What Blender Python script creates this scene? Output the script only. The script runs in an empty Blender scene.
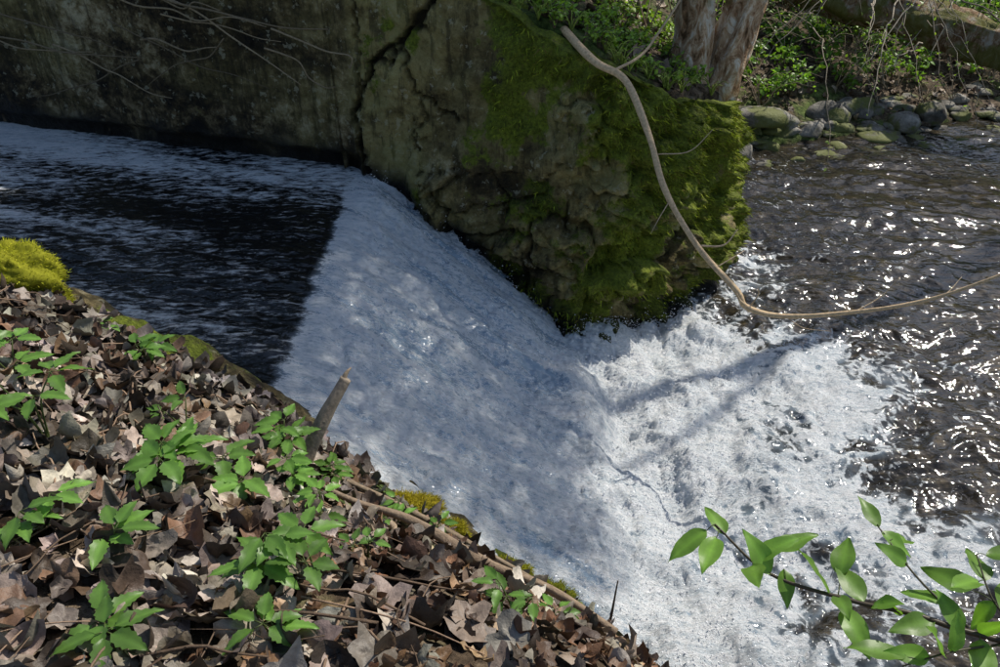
import bpy, math, numpy as np
from mathutils import Vector
rng=np.random.default_rng(11)
scene=bpy.context.scene
# ---------------------------------------------------------------- noise
def ss(a,b,x):
    t=np.clip((x-a)/(b-a),0,1); return t*t*(3-2*t)
def h01(ix,iy,seed):
    n=(ix.astype(np.int64)*374761393+iy.astype(np.int64)*668265263+seed*1442695041)&0xffffffff
    n=((n^(n>>13))*1274126177)&0xffffffff
    n=((n^(n>>16))*2246822519)&0xffffffff
    return ((n^(n>>15))&0xffffff)/16777216.0
def pn(x,y,seed=0):
    x=np.asarray(x,float);y=np.asarray(y,float)
    ix=np.floor(x);iy=np.floor(y);fx=x-ix;fy=y-iy
    u=fx**3*(fx*(fx*6-15)+10);v=fy**3*(fy*(fy*6-15)+10)
    def g(dx,dy):
        a=h01(ix+dx,iy+dy,seed)*2*math.pi
        return np.cos(a)*(fx-dx)+np.sin(a)*(fy-dy)
    return 1.4*((g(0,0)*(1-u)+g(1,0)*u)*(1-v)+(g(0,1)*(1-u)+g(1,1)*u)*v)
def fbm(x,y,o=4,seed=0,r=.5):
    s=0;a=1;f=1
    for i in range(o):
        s=s+a*pn(x*f,y*f,seed+i*17);a*=r;f*=2.03
    return s
def voro(x,y,seed=0):
    ix=np.floor(x);iy=np.floor(y)
    f1=np.full(np.shape(x),9.);f2=f1.copy();cid=np.zeros(np.shape(x))
    for dx in(-1,0,1):
        for dy in(-1,0,1):
            px=ix+dx+.15+.7*h01(ix+dx,iy+dy,seed);py=iy+dy+.15+.7*h01(ix+dx,iy+dy,seed+5)
            d=np.hypot(px-x,py-y);c=h01(ix+dx,iy+dy,seed+9)
            n=d<f1
            f2=np.where(n,f1,np.minimum(f2,d));cid=np.where(n,c,cid);f1=np.where(n,d,f1)
    return f1,f2,cid
# ---------------------------------------------------------------- layout
def yN(x): return np.interp(x,[-60,.6,1.2,5,20,60],[20.47,2.29,1.55,-2.0,-12,-34])
def zE(x): return np.interp(x,[-8,-2.4,-1.2,-.9,-.5,0,.6,1.2,60],[2.3,1.84,1.40,1.22,.9,.52,.12,.05,.05])
WX=[-60,.55,.85,1.2,1.75,1.95,3,8,14,20,60];WY=[23.28,5.115,5.08,5.3,5.85,8.0,9.0,10.5,5.1,-.3,-18]
def yW(x): return np.interp(x,WX,WY)
def hW(x): return np.interp(x,[-60,-1,-.2,.6,1.2,1.75,1.95,3,60],[2.7,2.62,2.5,2.2,1.85,1.62,.9,.05,.05])
def T(x,y):
    x=np.asarray(x,float);y=np.asarray(y,float)
    d=(yN(x)-y)*.958
    near=zE(x)+(2.2-zE(x))*np.sin(np.clip(d/1.9,0,1)*math.pi/2)**1.2*(1-.34*ss(.15,.95,x))
    near=near+.03*fbm(x*2,y*2,3,3)*np.clip(d*3,0,1)+.25*fbm(x*.12,y*.12,3,4)*ss(3,15,d)+6*ss(15,90,d)
    D=y-yW(x)
    far=hW(x)+np.where(x<2,.10*D,.0)+(.30*np.clip(D,0,40)+.0)*ss(1.7,3,x)+.06*fbm(x*1.5,y*1.5,3,8)*np.clip(D*2,0,1)+.4*fbm(x*.2,y*.2,3,9)*ss(1,8,D)+5*ss(20,110,D)
    bed=-.55+.05*pn(x,y,2)
    bed=np.where(x<-1.2,.6,bed)
    z=np.where(d>.07,near,bed)
    off=np.where(x<1.97,.14,.0)
    z=np.where(D>off,far,z)
    return z
def Tn(x,y,e=.04):
    gx=(T(x+e,y)-T(x-e,y))/(2*e);gy=(T(x,y+e)-T(x,y-e))/(2*e)
    n=np.stack([-gx,-gy,np.ones_like(gx)],-1);return n/np.linalg.norm(n,axis=-1,keepdims=True)
# ---------------------------------------------------------------- mesh helpers
def mk(name,V,FL,mat,attrs=None,cols=None,smooth=True,parent=None,loc=None):
    V=np.asarray(V,np.float32)
    if not isinstance(FL,list): FL=[FL]
    FL=[np.asarray(f,np.int32) for f in FL if len(f)]
    me=bpy.data.meshes.new(name)
    me.vertices.add(len(V));me.vertices.foreach_set("co",V.ravel())
    li=np.concatenate([f.ravel() for f in FL]);sizes=np.concatenate([np.full(len(f),f.shape[1]) for f in FL])
    st=np.concatenate([[0],np.cumsum(sizes)[:-1]]).astype(np.int32)
    me.loops.add(len(li));me.loops.foreach_set("vertex_index",li)
    me.polygons.add(len(sizes));me.polygons.foreach_set("loop_start",st)
    me.polygons.foreach_set("use_smooth",np.full(len(sizes),smooth))
    me.update(calc_edges=True);me.validate()
    for k,a in (attrs or {}).items():
        at=me.attributes.new(k,'FLOAT','POINT');at.data.foreach_set("value",np.asarray(a,np.float32).ravel())
    if cols is not None:
        c=np.ones((len(V),4),np.float32);c[:,:3]=cols
        at=me.attributes.new("Col",'FLOAT_COLOR','POINT');at.data.foreach_set("color",c.ravel())
    me.materials.append(mat)
    ob=bpy.data.objects.new(name,me);scene.collection.objects.link(ob)
    if parent: ob.parent=parent
    return ob
def gridF(ny,nx):
    i=np.arange(ny*nx).reshape(ny,nx)
    return np.stack([i[:-1,:-1],i[:-1,1:],i[1:,1:],i[1:,:-1]],-1).reshape(-1,4)
def compact(V,F,*arrs):
    u,inv=np.unique(F.ravel(),return_inverse=True)
    return (V[u],inv.reshape(F.shape))+tuple(a[u] for a in arrs)
class Acc:
    def __init__(s): s.V=[];s.F={};s.C=[];s.n=0
    def add(s,V,FL,col):
        V=np.asarray(V,float)
        if not isinstance(FL,list):FL=[FL]
        for f in FL:
            f=np.asarray(f)
            if len(f): s.F.setdefault(f.shape[1],[]).append(f+s.n)
        s.V.append(V);c=np.asarray(col,float)
        s.C.append(np.broadcast_to(c,(len(V),3)) );s.n+=len(V)
    def build(s,name,mat,smooth=True,parent=None):
        return mk(name,np.concatenate(s.V),[np.concatenate(f) for f in s.F.values()],mat,cols=np.concatenate(s.C),smooth=smooth,parent=parent)
def crv(P,n):
    P=np.asarray(P,float);m=len(P)
    if m==2: return P[0]+(P[1]-P[0])*np.linspace(0,1,n)[:,None]
    Q=np.vstack([2*P[0]-P[1],P,2*P[-1]-P[-2]]);t=np.linspace(0,m-1-1e-6,n);i=t.astype(int);f=(t-i)[:,None]
    a,b,c,d=Q[i],Q[i+1],Q[i+2],Q[i+3]
    return .5*((2*b)+(-a+c)*f+(2*a-5*b+4*c-d)*f**2+(-a+3*b-3*c+d)*f**3)
def tube(P,R,seg=8,n=None,bump=0,seed=0,bf=3.):
    if n: 
        R=np.interp(np.linspace(0,1,n),np.linspace(0,1,len(R)),R);P=crv(P,n)
    P=np.asarray(P,float);R=np.asarray(R,float);n=len(P)
    t=np.gradient(P,axis=0);t/=np.linalg.norm(t,axis=1,keepdims=True)+1e-9
    r=np.array([0,0,1.]) if abs(t[0,2])<.9 else np.array([1.,0,0])
    V=[]
    a=np.linspace(0,2*math.pi,seg,endpoint=False)
    L=0
    for i in range(n):
        u=r-t[i]*r.dot(t[i]);u/=np.linalg.norm(u);w=np.cross(t[i],u);r=u
        if i: L+=np.linalg.norm(P[i]-P[i-1])
        rr=R[i]*np.ones(seg)
        if bump: rr=rr*(1+bump*fbm(np.cos(a)*bf+7,np.sin(a)*bf+L*bf*.6,4,seed)+bump*.8*pn(a*seg/6.28*.35,np.full(seg,L*2.),seed+3))
        V.append(P[i]+rr[:,None]*(np.cos(a)[:,None]*u+np.sin(a)[:,None]*w))
    V=np.concatenate(V)
    i=np.arange(n-1)[:,None]*seg;j=np.arange(seg)[None];k=(j+1)%seg
    F=np.stack([i+j,i+k,i+seg+k,i+seg+j],-1).reshape(-1,4)
    m=len(V);V=np.vstack([V,P[0],P[-1]])
    jj=np.arange(seg);kk=(jj+1)%seg
    C=np.concatenate([np.stack([kk,jj,np.full(seg,m)],-1),np.stack([jj+(n-1)*seg,kk+(n-1)*seg,np.full(seg,m+1)],-1)])
    return V,[F,C]
# ---------------------------------------------------------------- node helpers
class NT:
    def __init__(s,name):
        s.m=bpy.data.materials.new(name);s.m.use_nodes=True;s.t=s.m.node_tree;s.t.nodes.clear()
        s.out=s.n('ShaderNodeOutputMaterial')
    def n(s,t,**k):
        x=s.t.nodes.new(t)
        for a,b in k.items(): setattr(x,a,b)
        return x
    def l(s,a,b): s.t.links.new(a,b)
    def inp(s,sock,v):
        if isinstance(v,bpy.types.NodeSocket): s.l(v,sock)
        else: sock.default_value=v
    def math(s,op,a,b=0.,c=0.,clamp=False):
        x=s.n('ShaderNodeMath',operation=op,use_clamp=clamp);s.inp(x.inputs[0],a);s.inp(x.inputs[1],b);s.inp(x.inputs[2],c);return x.outputs[0]
    def attr(s,name): return s.n('ShaderNodeAttribute',attribute_name=name)
    def coord(s): return s.n('ShaderNodeTexCoord').outputs['Object']
    def mapping(s,v,scale=(1,1,1),rot=(0,0,0)):
        x=s.n('ShaderNodeMapping');s.l(v,x.inputs[0]);x.inputs['Scale'].default_value=scale;x.inputs['Rotation'].default_value=rot;return x.outputs[0]
    def noise(s,v,scale,detail=4,rough=.55,dist=0):
        x=s.n('ShaderNodeTexNoise');s.l(v,x.inputs['Vector']);x.inputs['Scale'].default_value=scale;x.inputs['Detail'].default_value=detail;x.inputs['Roughness'].default_value=rough;x.inputs['Distortion'].default_value=dist;return x
    def voro(s,v,scale,feature='F1'):
        x=s.n('ShaderNodeTexVoronoi',feature=feature);s.l(v,x.inputs['Vector']);x.inputs['Scale'].default_value=scale;return x.outputs['Distance']
    def ramp(s,f,stops):
        x=s.n('ShaderNodeValToRGB');s.l(f,x.inputs[0]);e=x.color_ramp.elements
        while len(e)<len(stops): e.new(.5)
        for i,(p,c) in enumerate(stops):
            e[i].position=p;e[i].color=(c[0],c[1],c[2],1) if hasattr(c,'__len__') else (c,c,c,1)
        return x.outputs[0]
    def mr(s,v,a,b,c=0.,d=1.):
        x=s.n('ShaderNodeMapRange',interpolation_type='SMOOTHSTEP');s.inp(x.inputs[0],v);s.inp(x.inputs[1],a);s.inp(x.inputs[2],b);s.inp(x.inputs[3],c);s.inp(x.inputs[4],d);return x.outputs[0]
    def mixf(s,f,a,b):
        x=s.n('ShaderNodeMix',data_type='FLOAT');s.inp(x.inputs[0],f);s.inp(x.inputs[2],a);s.inp(x.inputs[3],b);return x.outputs[0]
    def mix(s,f,a,b,bt='MIX'):
        x=s.n('ShaderNodeMix',data_type='RGBA',blend_type=bt);s.inp(x.inputs[0],f)
        for k,v in((6,a),(7,b)):
            if isinstance(v,tuple) and len(v)==3: v=v+(1,)
            s.inp(x.inputs[k],v)
        return x.outputs[2]
    def bump(s,h,strength=.5,dist=.01,normal=None):
        x=s.n('ShaderNodeBump');s.inp(x.inputs['Strength'],strength);x.inputs['Distance'].default_value=dist;s.l(h,x.inputs['Height'])
        if normal: s.l(normal,x.inputs['Normal'])
        return x.outputs[0]
    def bsdf(s,col,rough=.6,normal=None,spec=.5,**k):
        x=s.n('ShaderNodeBsdfPrincipled')
        if isinstance(col,tuple) and len(col)==3: col=col+(1,)
        s.inp(x.inputs['Base Color'],col);s.inp(x.inputs['Roughness'],rough);x.inputs['Specular IOR Level'].default_value=spec
        if normal: s.l(normal,x.inputs['Normal'])
        for a,b in k.items(): x.inputs[a].default_value=b
        return x.outputs[0]
    def done(s,sh): s.l(sh,s.out.inputs[0]);return s.m
# ---------------------------------------------------------------- materials
def mat_water():
    n=NT("water_foam");co=n.coord()
    foam=n.attr("foam").outputs['Fac'];zone=n.attr("zone").outputs['Fac'];aer=n.attr("aer").outputs['Fac'];chu=n.attr("chute").outputs['Fac']
    wn=n.noise(co,4,2).outputs['Color']
    wv=n.n('ShaderNodeVectorMath',operation='MULTIPLY_ADD');n.l(wn,wv.inputs[0]);wv.inputs[1].default_value=(.35,.35,.1);n.l(co,wv.inputs[2]);w=wv.outputs[0]
    e1=n.voro(w,8.5,'DISTANCE_TO_EDGE')
    p1=n.mr(e1,.0,.30,1.,0.)
    nf=n.noise(co,11,7,.68,.9).outputs['Fac']
    lace=n.math('ADD',n.math('MULTIPLY',p1,.40),n.math('ADD',n.math('MULTIPLY',nf,1.8),-.62))
    gm=n.mapping(co,(1,2.3,1),(0,0,-.30))
    gn=n.noise(gm,27,6,.80,.3).outputs['Fac']
    grain=n.math('ADD',n.math('MULTIPLY',gn,2.9),-.95)
    s1=n.noise(n.mapping(co,(1,3.2,1),(0,0,-.30)),9,6,.7,.4).outputs['Fac']
    flk=n.math('ADD',n.math('MULTIPLY',s1,.93),n.math('MULTIPLY',gn,.22))
    pat=n.mixf(zone,flk,n.mixf(chu,lace,grain))
    lim=n.math('SUBTRACT',1.,foam)
    wd=n.mixf(zone,.11,.15)
    mask=n.mr(pat,n.math('SUBTRACT',lim,wd),n.math('ADD',lim,wd))
    st=n.noise(n.mapping(co,(1.3,10,1.3),(0,0,-.29)),3.2,6,.74).outputs['Fac']
    fc=n.ramp(n.math('ADD',n.math('MULTIPLY',gn,.50),n.math('MULTIPLY',st,.50)),[(.39,(.46,.54,.60)),(.48,(.76,.81,.83)),(.56,(.95,.96,.96))])  # grey-blue low end puts crease shade into the foam colour
    foamS=n.bsdf(fc,.38,n.bump(gn,1.,.035),.45)
    hbw=n.noise(n.mapping(co,(1,1.5,1)),9,3,.5,.5).outputs['Fac']
    bed=n.noise(co,7,5,.75).outputs['Fac']
    wc=n.ramp(n.math('ADD',n.math('MULTIPLY',bed,.6),n.math('MULTIPLY',st,.4)),[(.40,(.010,.009,.008)),(.53,(.028,.024,.017)),(.64,(.085,.066,.038))])
    wc2=n.mix(zone,(.006,.007,.008),wc)
    wc3=n.mix(aer,wc2,(.24,.31,.37))
    ws=n.bsdf(wc3,n.mr(aer,0.,1.,.05,.2),n.bump(hbw,.38,.035),.65,IOR=1.36)
    mx=n.n('ShaderNodeMixShader');n.l(mask,mx.inputs[0]);n.l(ws,mx.inputs[1]);n.l(foamS,mx.inputs[2])
    return n.done(mx.outputs[0])
def mat_wall():
    n=NT("weathered_stone_moss");co=n.coord()
    moss=n.attr("moss").outputs['Fac'];wet_shade=n.attr("wet_shade").outputs['Fac'];dk=n.attr("dark").outputs['Fac'];gr=n.attr("groove").outputs['Fac']
    a=n.noise(co,1.6,7,.72,.3).outputs['Fac'];b=n.noise(co,9,7,.75).outputs['Fac'];c=n.noise(co,45,4,.7).outputs['Fac']
    m=n.math('ADD',n.math('MULTIPLY',a,.55),n.math('MULTIPLY',b,.45))
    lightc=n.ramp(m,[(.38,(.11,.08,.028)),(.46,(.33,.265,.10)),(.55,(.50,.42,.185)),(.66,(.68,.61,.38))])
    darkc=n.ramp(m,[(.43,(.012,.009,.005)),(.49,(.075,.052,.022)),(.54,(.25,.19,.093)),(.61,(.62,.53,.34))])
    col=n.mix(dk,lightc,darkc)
    st=n.noise(n.mapping(co,(5,5,.55)),2.4,4,.7).outputs['Fac']
    col=n.mix(n.mr(st,.50,.61,0.,.65),col,(.038,.028,.012))
    li=n.mr(n.noise(co,13,4,.7).outputs['Fac'],.59,.64,0.,.5);col=n.mix(li,col,(.62,.58,.40))
    al=n.mr(a,.42,.62,0.,.35);col=n.mix(n.math('MULTIPLY',al,n.math('SUBTRACT',1.,dk)),col,(.18,.205,.03))
    mm=n.mr(n.math('ADD',n.math('MULTIPLY',b,1.2),moss),1.03,1.18)
    mc=n.ramp(n.math('ADD',n.math('MULTIPLY',c,.5),n.math('MULTIPLY',a,.5)),[(.35,(.035,.042,.005)),(.5,(.16,.20,.018)),(.65,(.34,.40,.035))])
    col=n.mix(mm,col,mc)
    col=n.mix(wet_shade,col,(.006,.006,.005));col=n.mix(gr,col,(.012,.010,.007))  # near-black waterline colour covers both damp stone and painted shadow
    h=n.math('ADD',n.math('MULTIPLY',b,1.2),n.math('MULTIPLY',c,.5))
    rough=n.mr(wet_shade,0.,1.,.85,.35)
    return n.done(n.bsdf(col,rough,n.bump(h,1.,.07),.3))
def mat_ground():
    n=NT("leafy_soil");co=n.coord()
    a=n.noise(co,.8,5,.65).outputs['Fac'];b=n.noise(co,14,5,.7).outputs['Fac']
    col=n.ramp(b,[(.35,(.020,.014,.009)),(.5,(.085,.06,.038)),(.65,(.20,.155,.105))])
    g=n.ramp(b,[(.35,(.02,.04,.008)),(.6,(.11,.18,.03))])
    col=n.mix(n.mr(a,.50,.60,0.,.75),col,g)
    return n.done(n.bsdf(col,.9,n.bump(b,.9,.05),.2))
def mat_col(name,rough=.7,trans=0.,bscale=40,bs=.4,bd=.004,spec=.3,var=.35):
    n=NT(name);co=n.coord();c=n.attr("Col").outputs['Color']
    nz=n.noise(co,bscale,4,.7).outputs['Fac']
    col=n.mix(1.,c,n.ramp(nz,[(.3,1-var),(.7,1.)]),'MULTIPLY')
    sh=n.bsdf(col,rough,n.bump(nz,bs,bd),spec)
    if trans:
        tr=n.n('ShaderNodeBsdfTranslucent');n.l(n.mix(1.,col,(1.25,1.35,.55),'MULTIPLY'),tr.inputs[0])
        mx=n.n('ShaderNodeMixShader');mx.inputs[0].default_value=trans;n.l(sh,mx.inputs[1]);n.l(tr.outputs[0],mx.inputs[2]);sh=mx.outputs[0]
    return n.done(sh)
def mat_plain(name,r=.6,lo=.7):
    n=NT(name);c=n.attr("Col").outputs['Color'];co=n.coord()
    nz=n.noise(co,5,1).outputs['Fac']
    return n.done(n.bsdf(n.mix(1.,c,n.ramp(nz,[(.3,lo),(.7,1.)]),'MULTIPLY'),r,None,.3))
def mat_bark(name,k=1.,mg=.5):
    n=NT(name);co=n.coord()
    a=n.noise(n.mapping(co,(1,1,.45)),10,7,.75,.8).outputs['Fac'];b=n.noise(co,40,5,.7).outputs['Fac']
    f=lambda *c: tuple(v*k for v in c)
    col=n.ramp(a,[(.36,f(.09,.05,.022)),(.44,f(.36,.21,.11)),(.52,f(.60,.43,.27)),(.57,f(.76,.66,.51)),(.67,f(.85,.80,.70))])
    col=n.mix(n.mr(n.noise(co,3,4).outputs['Fac'],.60-.16*mg,.70-.16*mg,0.,.3+.5*mg),col,(.13,.14,.03))
    return n.done(n.bsdf(col,.85,n.bump(n.math('ADD',a,n.math('MULTIPLY',b,.4)),1.,.05),.2))
def mat_rock():
    n=NT("river_rock");co=n.coord()
    a=n.noise(co,4,6,.7).outputs['Fac'];b=n.noise(co,30,4,.7).outputs['Fac']
    col=n.ramp(a,[(.35,(.045,.042,.035)),(.5,(.14,.13,.11)),(.65,(.32,.30,.26))])
    col=n.mix(n.mr(n.noise(co,2.3,4).outputs['Fac'],.45,.53,0.,.8),col,(.11,.125,.02))
    return n.done(n.bsdf(col,.8,n.bump(n.math('ADD',a,n.math('MULTIPLY',b,.5)),.8,.03),.3))
M_water=mat_water();M_wall=mat_wall();M_ground=mat_ground()
M_litter=mat_col("dead_leaf",.55,0,28,.6,.008,.4,.55)
M_leaf=mat_col("green_leaf",.42,.42,30,.25,.003,.45,.25)
M_canopy=mat_plain("canopy_leaf")
M_drop=mat_plain("white_water_droplet",.15,.95)
M_twig=mat_col("twig_bark",.8,0,60,.8,.006,.2,.5)
M_moss=mat_col("moss",.9,.15,60,.3,.004,.1,.4)
M_bark=mat_bark("flaking_bark");M_logbark=mat_bark("mossy_log_bark",.5,1.);M_rock=mat_rock()
# ---------------------------------------------------------------- ground sheet
def axis(segs):
    out=[]
    for a,b,s in segs: out.append(np.arange(a,b,s))
    out.append([segs[-1][1]]);return np.unique(np.concatenate(out))
gx=axis([(-250,-40,15),(-40,-8,1.2),(-8,-3.2,.15),(-3.2,3.2,.045),(3.2,12,.14),(12,40,1.2),(40,250,15)])
gy=axis([(-250,-30,15),(-30,-1,.8),(-1,3.6,.045),(3.6,4.9,.1),(4.9,9,.06),(9,14,.1),(14,40,.9),(40,260,15)])
X,Y=np.meshgrid(gx,gy);Z=T(X,Y)
mk("ground",np.stack([X,Y,Z],-1).reshape(-1,3),gridF(len(gy),len(gx)),M_ground)
# ---------------------------------------------------------------- water
gx=axis([(-60,-8,2),(-8,-4.4,.08),(-4.4,-1.5,.025),(-1.5,3.6,.013),(3.6,7,.025),(7,14,.12),(14,60,2)])
gy=axis([(-30,-4,1.5),(-4,1.2,.12),(1.2,6,.014),(6,7.5,.022),(7.5,11,.04),(11,26,1.)])
X,Y=np.meshgrid(gx,gy)
xc=-1.07+.02*pn(Y*1.3,Y*0,5)
P=X-xc
k=.05;drop=.66*k*np.logaddexp(0,P/k)
base=1.2-drop; kk=.09
base=kk*np.logaddexp(0,base/kk)
U=X*.958-Y*.287;W_=X*.287+Y*.958
onch=ss(-.05,.25,P)*(1-ss(1.55,2.2,P))
pool=ss(1.2,1.9,P)*(1-ss(2.6,4.8,P))
chan=1-ss(-.1,.1,P)
riv=ss(2.0,4.0,P)
def puff(x,y,s):
    f1,f2,c=voro(x+.35*pn(x*1.3,y*1.3,s+1),y+.35*pn(x*1.3+9,y*1.3,s+2),s);return np.sqrt(np.clip(1-f1*f1*1.2,0,1))
wx_=X+.35*fbm(X*.8,Y*.8,3,140);wy_=Y+.35*fbm(X*.8+5,Y*.8,3,141)
front=2.45-.34*np.abs(Y-4.3)+.8*fbm(X*.8,Y*.8,4,31)
dens=1-ss(-1.4,1.3,X-front)
z=base.copy()
st=fbm(U*1.1,W_*6,4,41);g1=puff(U*3.2,W_*7,42);g2=puff(U*11,W_*17,43)
z+=onch*(.040*st+.058*g1+.034*g2+.016*fbm(U*26,W_*30,2,44)+.06*fbm(U*1.2,W_*1.6,2,45))
q1=puff(wx_*3.0,wy_*3.0,52);q2=puff(X*8,Y*8,53)
z+=pool*(.3+.7*dens)*(.16*fbm(X*1.5,Y*1.5,3,51)+.10*q1+.055*q2+.028*puff(X*17,Y*17,54)+.012*fbm(X*34,Y*34,2,55)-.12)
rip=1-np.abs(fbm(wx_*1.9+.6*wy_,wy_*3.2-.8*wx_,3,62))
rp2=1-np.abs(pn(wx_*5+2*wy_,wy_*8-2*wx_,65))
z+=(1-onch)*(1-chan)*(.036*fbm(X*1.1+.3*Y,Y*2.0,3,61)+.030*rip*(.5+.6*pool+.35*riv)+.007*rp2+.003*fbm(X*9,Y*11,2,63))
z+=chan*(.012*fbm(U*2.0,W_*5,4,71)+.004*fbm(U*12,W_*22,2,72))
up=.34+.10*ss(.9,.15,yW(X)-Y)+.15*fbm(U*.6,W_*2.6,4,81)+.10*ss(-2.2,-4,X)*ss(1.6,.7,yW(X)-Y)-.04*ss(.5,1.2,yW(X)-Y)*ss(-2.8,-1.6,X)-.04*ss(-1.8,-1.15,X)
patch=ss(-.1,.7,fbm(U*1.1+3,W_*2.2,3,83))
stre=fbm(U*.7,W_*7,5,86,.62)
mid=ss(.2,.8,P)*(1-ss(1.3,1.9,P))*ss(.25,.9,Y-yN(X))*ss(.15,.7,yW(X)-Y)
fch=.80+.50*(g1-.78)+.32*(g2-.78)-.20*patch-.22*mid+.46*stre
lacebig=1-np.minimum(1,np.abs(fbm(wx_*1.6,wy_*1.6,3,87))*2.4)
fpl=-.08+.92*dens+.20*fbm(wx_*1.2,wy_*1.2,3,84)*(.4+dens)+.26*(q1-.75)*(dens+.2)+.38*(lacebig-.35)*np.clip(dens*1.6+.6*ss(5.5,2.5,X),0,1)+.09*(1-ss(2.6,6.5,X))+.10*ss(.75,1.,rip)*ss(6.5,3,X)
fpl=fpl-.25*ss(4,7,X)
mixp=ss(1.35,2.1,P)
f2_=fch*(1-mixp)+fpl*mixp
a=ss(-.07,.04,P+.04*pn(Y*7,X*3,85))
foam=up*(1-a)+f2_*a
aer=a*np.clip((1-mixp)+mixp*ss(.20,.95,fpl)*.8,0,1)
V=np.stack([X,Y,z],-1).reshape(-1,3);F=gridF(len(gy),len(gx))
cx=V[F].mean(1);D1=(yN(cx[:,0])-cx[:,1]);D2=cx[:,1]-yW(cx[:,0])
F=F[(D1<.25)&(D2<.35)]
ND=12000
wgt=(foam*((X>-1)&(X<2.9)&(Y>1.8)&(Y<5.9)&(Y>yN(X))&(Y<yW(X)-.05))).ravel().clip(0)**2*(.25+pool.ravel()+.5*(ss(.5,.15,yW(X)-Y)).ravel())
di=rng.choice(len(wgt),ND,p=wgt/wgt.sum());DP=V[di]+np.column_stack([rng.normal(size=(ND,2))*.01,rng.exponential(.032,ND)+.006])
V,F,fo,zo,ae,chv=compact(V,F,foam.ravel(),a.ravel(),aer.ravel(),(1-mixp).ravel())
mk("river_water",V,F,M_water,{"foam":fo,"zone":zo,"aer":ae,"chute":chv})
oc=np.array([[1,0,0],[-1,0,0],[0,1,0],[0,-1,0],[0,0,1],[0,0,-1]],float);of=np.array([[0,2,4],[2,1,4],[1,3,4],[3,0,4],[2,0,5],[1,2,5],[3,1,5],[0,3,5]])
dr=rng.uniform(.0015,.0048,ND)
mk("splash_droplets",(DP[:,None]+oc[None]*dr[:,None,None]*rng.uniform(.7,1.6,(ND,1,3))).reshape(-1,3),(of[None]+(np.arange(ND)*6)[:,None,None]).reshape(-1,3),M_drop,cols=np.full((ND*6,3),.9))
# ---------------------------------------------------------------- far retaining wall
def wall_path(xs,ys,step):
    p=np.stack([xs,ys],-1);L=np.concatenate([[0],np.cumsum(np.linalg.norm(np.diff(p,axis=0),axis=1))])
    s=np.arange(0,L[-1],step);return np.stack([np.interp(s,L,p[:,0]),np.interp(s,L,p[:,1])],-1),s
px=[-14,.5,.85,1.2,1.72,1.93,1.98];py=[5.28+4.2,5.13,5.08,5.3,5.85,6.8,8.2]
pp,S=wall_path(np.array(px),np.array(py),.016)
ker=np.hanning(31);ker/=ker.sum()
sm=pp.copy()
for c in(0,1): sm[:,c]=np.convolve(np.pad(pp[:,c],15,mode='edge'),ker,'valid')
pp=sm;tg=np.gradient(pp,axis=0);tg/=np.linalg.norm(tg,axis=1,keepdims=True);nr=np.stack([tg[:,1],-tg[:,0]],-1)
keep=pp[:,0]>-6.5;pp=pp[keep];S=S[keep];nr=nr[keep];xw=pp[:,0]
nf=170;nt=26
top=hW(xw)+.07*fbm(S*1.3,S*0,4,91)
zlow=np.where(xw<-1.2,.9,-.3)
tt=np.linspace(0,1,nf)
ZZ=zlow[None]+(top-zlow)[None]*tt[:,None];SS_=np.broadcast_to(S[None],ZZ.shape);XX=np.broadcast_to(xw[None],ZZ.shape)
def segd(px,pz,pts):
    d=np.full(px.shape,9.)
    for (a,b),(c,e) in zip(pts[:-1],pts[1:]):
        vx,vz=c-a,e-b;t=np.clip(((px-a)*vx+(pz-b)*vz)/(vx*vx+vz*vz),0,1)
        d=np.minimum(d,np.hypot(px-a-t*vx,pz-b-t*vz))
    return d
wx=XX+.07*fbm(XX*4,ZZ*4,4,95,.6);wz=ZZ+.07*fbm(XX*4+9,ZZ*4,4,96,.6)
c1=segd(wx,wz,[(-.45,2.45),(-.56,2.28),(-.72,2.1),(-.98,1.9),(-1.05,1.6),(-1.0,1.25),(-.9,1.0)])
c2=segd(wx,wz,[(-.72,2.1),(-.49,1.82),(-.32,1.70)])
c3=segd(wx,wz,[(-1.02,2.6),(-.99,2.2),(-.98,1.9)])
c4=segd(wx,wz,[(-.49,1.82),(-.62,1.6),(-.55,1.4)])
gro=np.maximum.reduce([(1-ss(.008,.034,c1)),.8*(1-ss(.004,.016,c2)),.5*(1-ss(.004,.016,c3)),.4*(1-ss(.003,.012,c4))])
right=ss(-1.12,-1.0,XX)
mossz=ss(.15,.75,XX)
rub=np.clip(ss(1.6,1.2,ZZ+.40*(XX+.3)+.15*fbm(XX*2,ZZ*2,2,120))*ss(-.75,-.45,XX)+mossz*.65,0,1)
vx_=XX*3.1+.55*fbm(XX*2.3,ZZ*2.3,3,97);vz_=ZZ*4.6+.55*fbm(XX*2.3,ZZ*2.3+7,3,98)
f1,f2,cid=voro(vx_,vz_,99)
fb1,fb2,cb=voro(vx_*2.1+3,vz_*2.1,130)
brk=ss(.0,.14,f2-f1);brk2=ss(0,.15,fb2-fb1)
dis=.022*fbm(SS_*1.2,ZZ*1.5,4,92)+.014*fbm(SS_*6,ZZ*6,5,93,.6)
dis+=right*(.05*ss(2.6,1.2,ZZ)+.055*fbm(SS_*1.7,ZZ*2.1,5,94,.55))
dis+=rub*(.07*brk+.16*cid-.08+(cid>.55)*.04*brk2+.03*fbm(SS_*9,ZZ*9,3,131))
dis+=mossz*(.15*fbm(SS_*1.8,ZZ*1.8,4,100)+.10*fbm(SS_*6,ZZ*5,4,101)+.05)
dis-=.10*gro
dis-=(1-right)*.07*ss(1.36,1.28,ZZ+.02*pn(SS_*3,ZZ*0,7))
dis-=.05*ss(.88,1,tt)[:,None]**2
face=np.stack([pp[None,:,0]+nr[None,:,0]*dis,pp[None,:,1]+nr[None,:,1]*dis,ZZ],-1)
ti=np.linspace(.03,.5,nt)[:,None];
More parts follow.
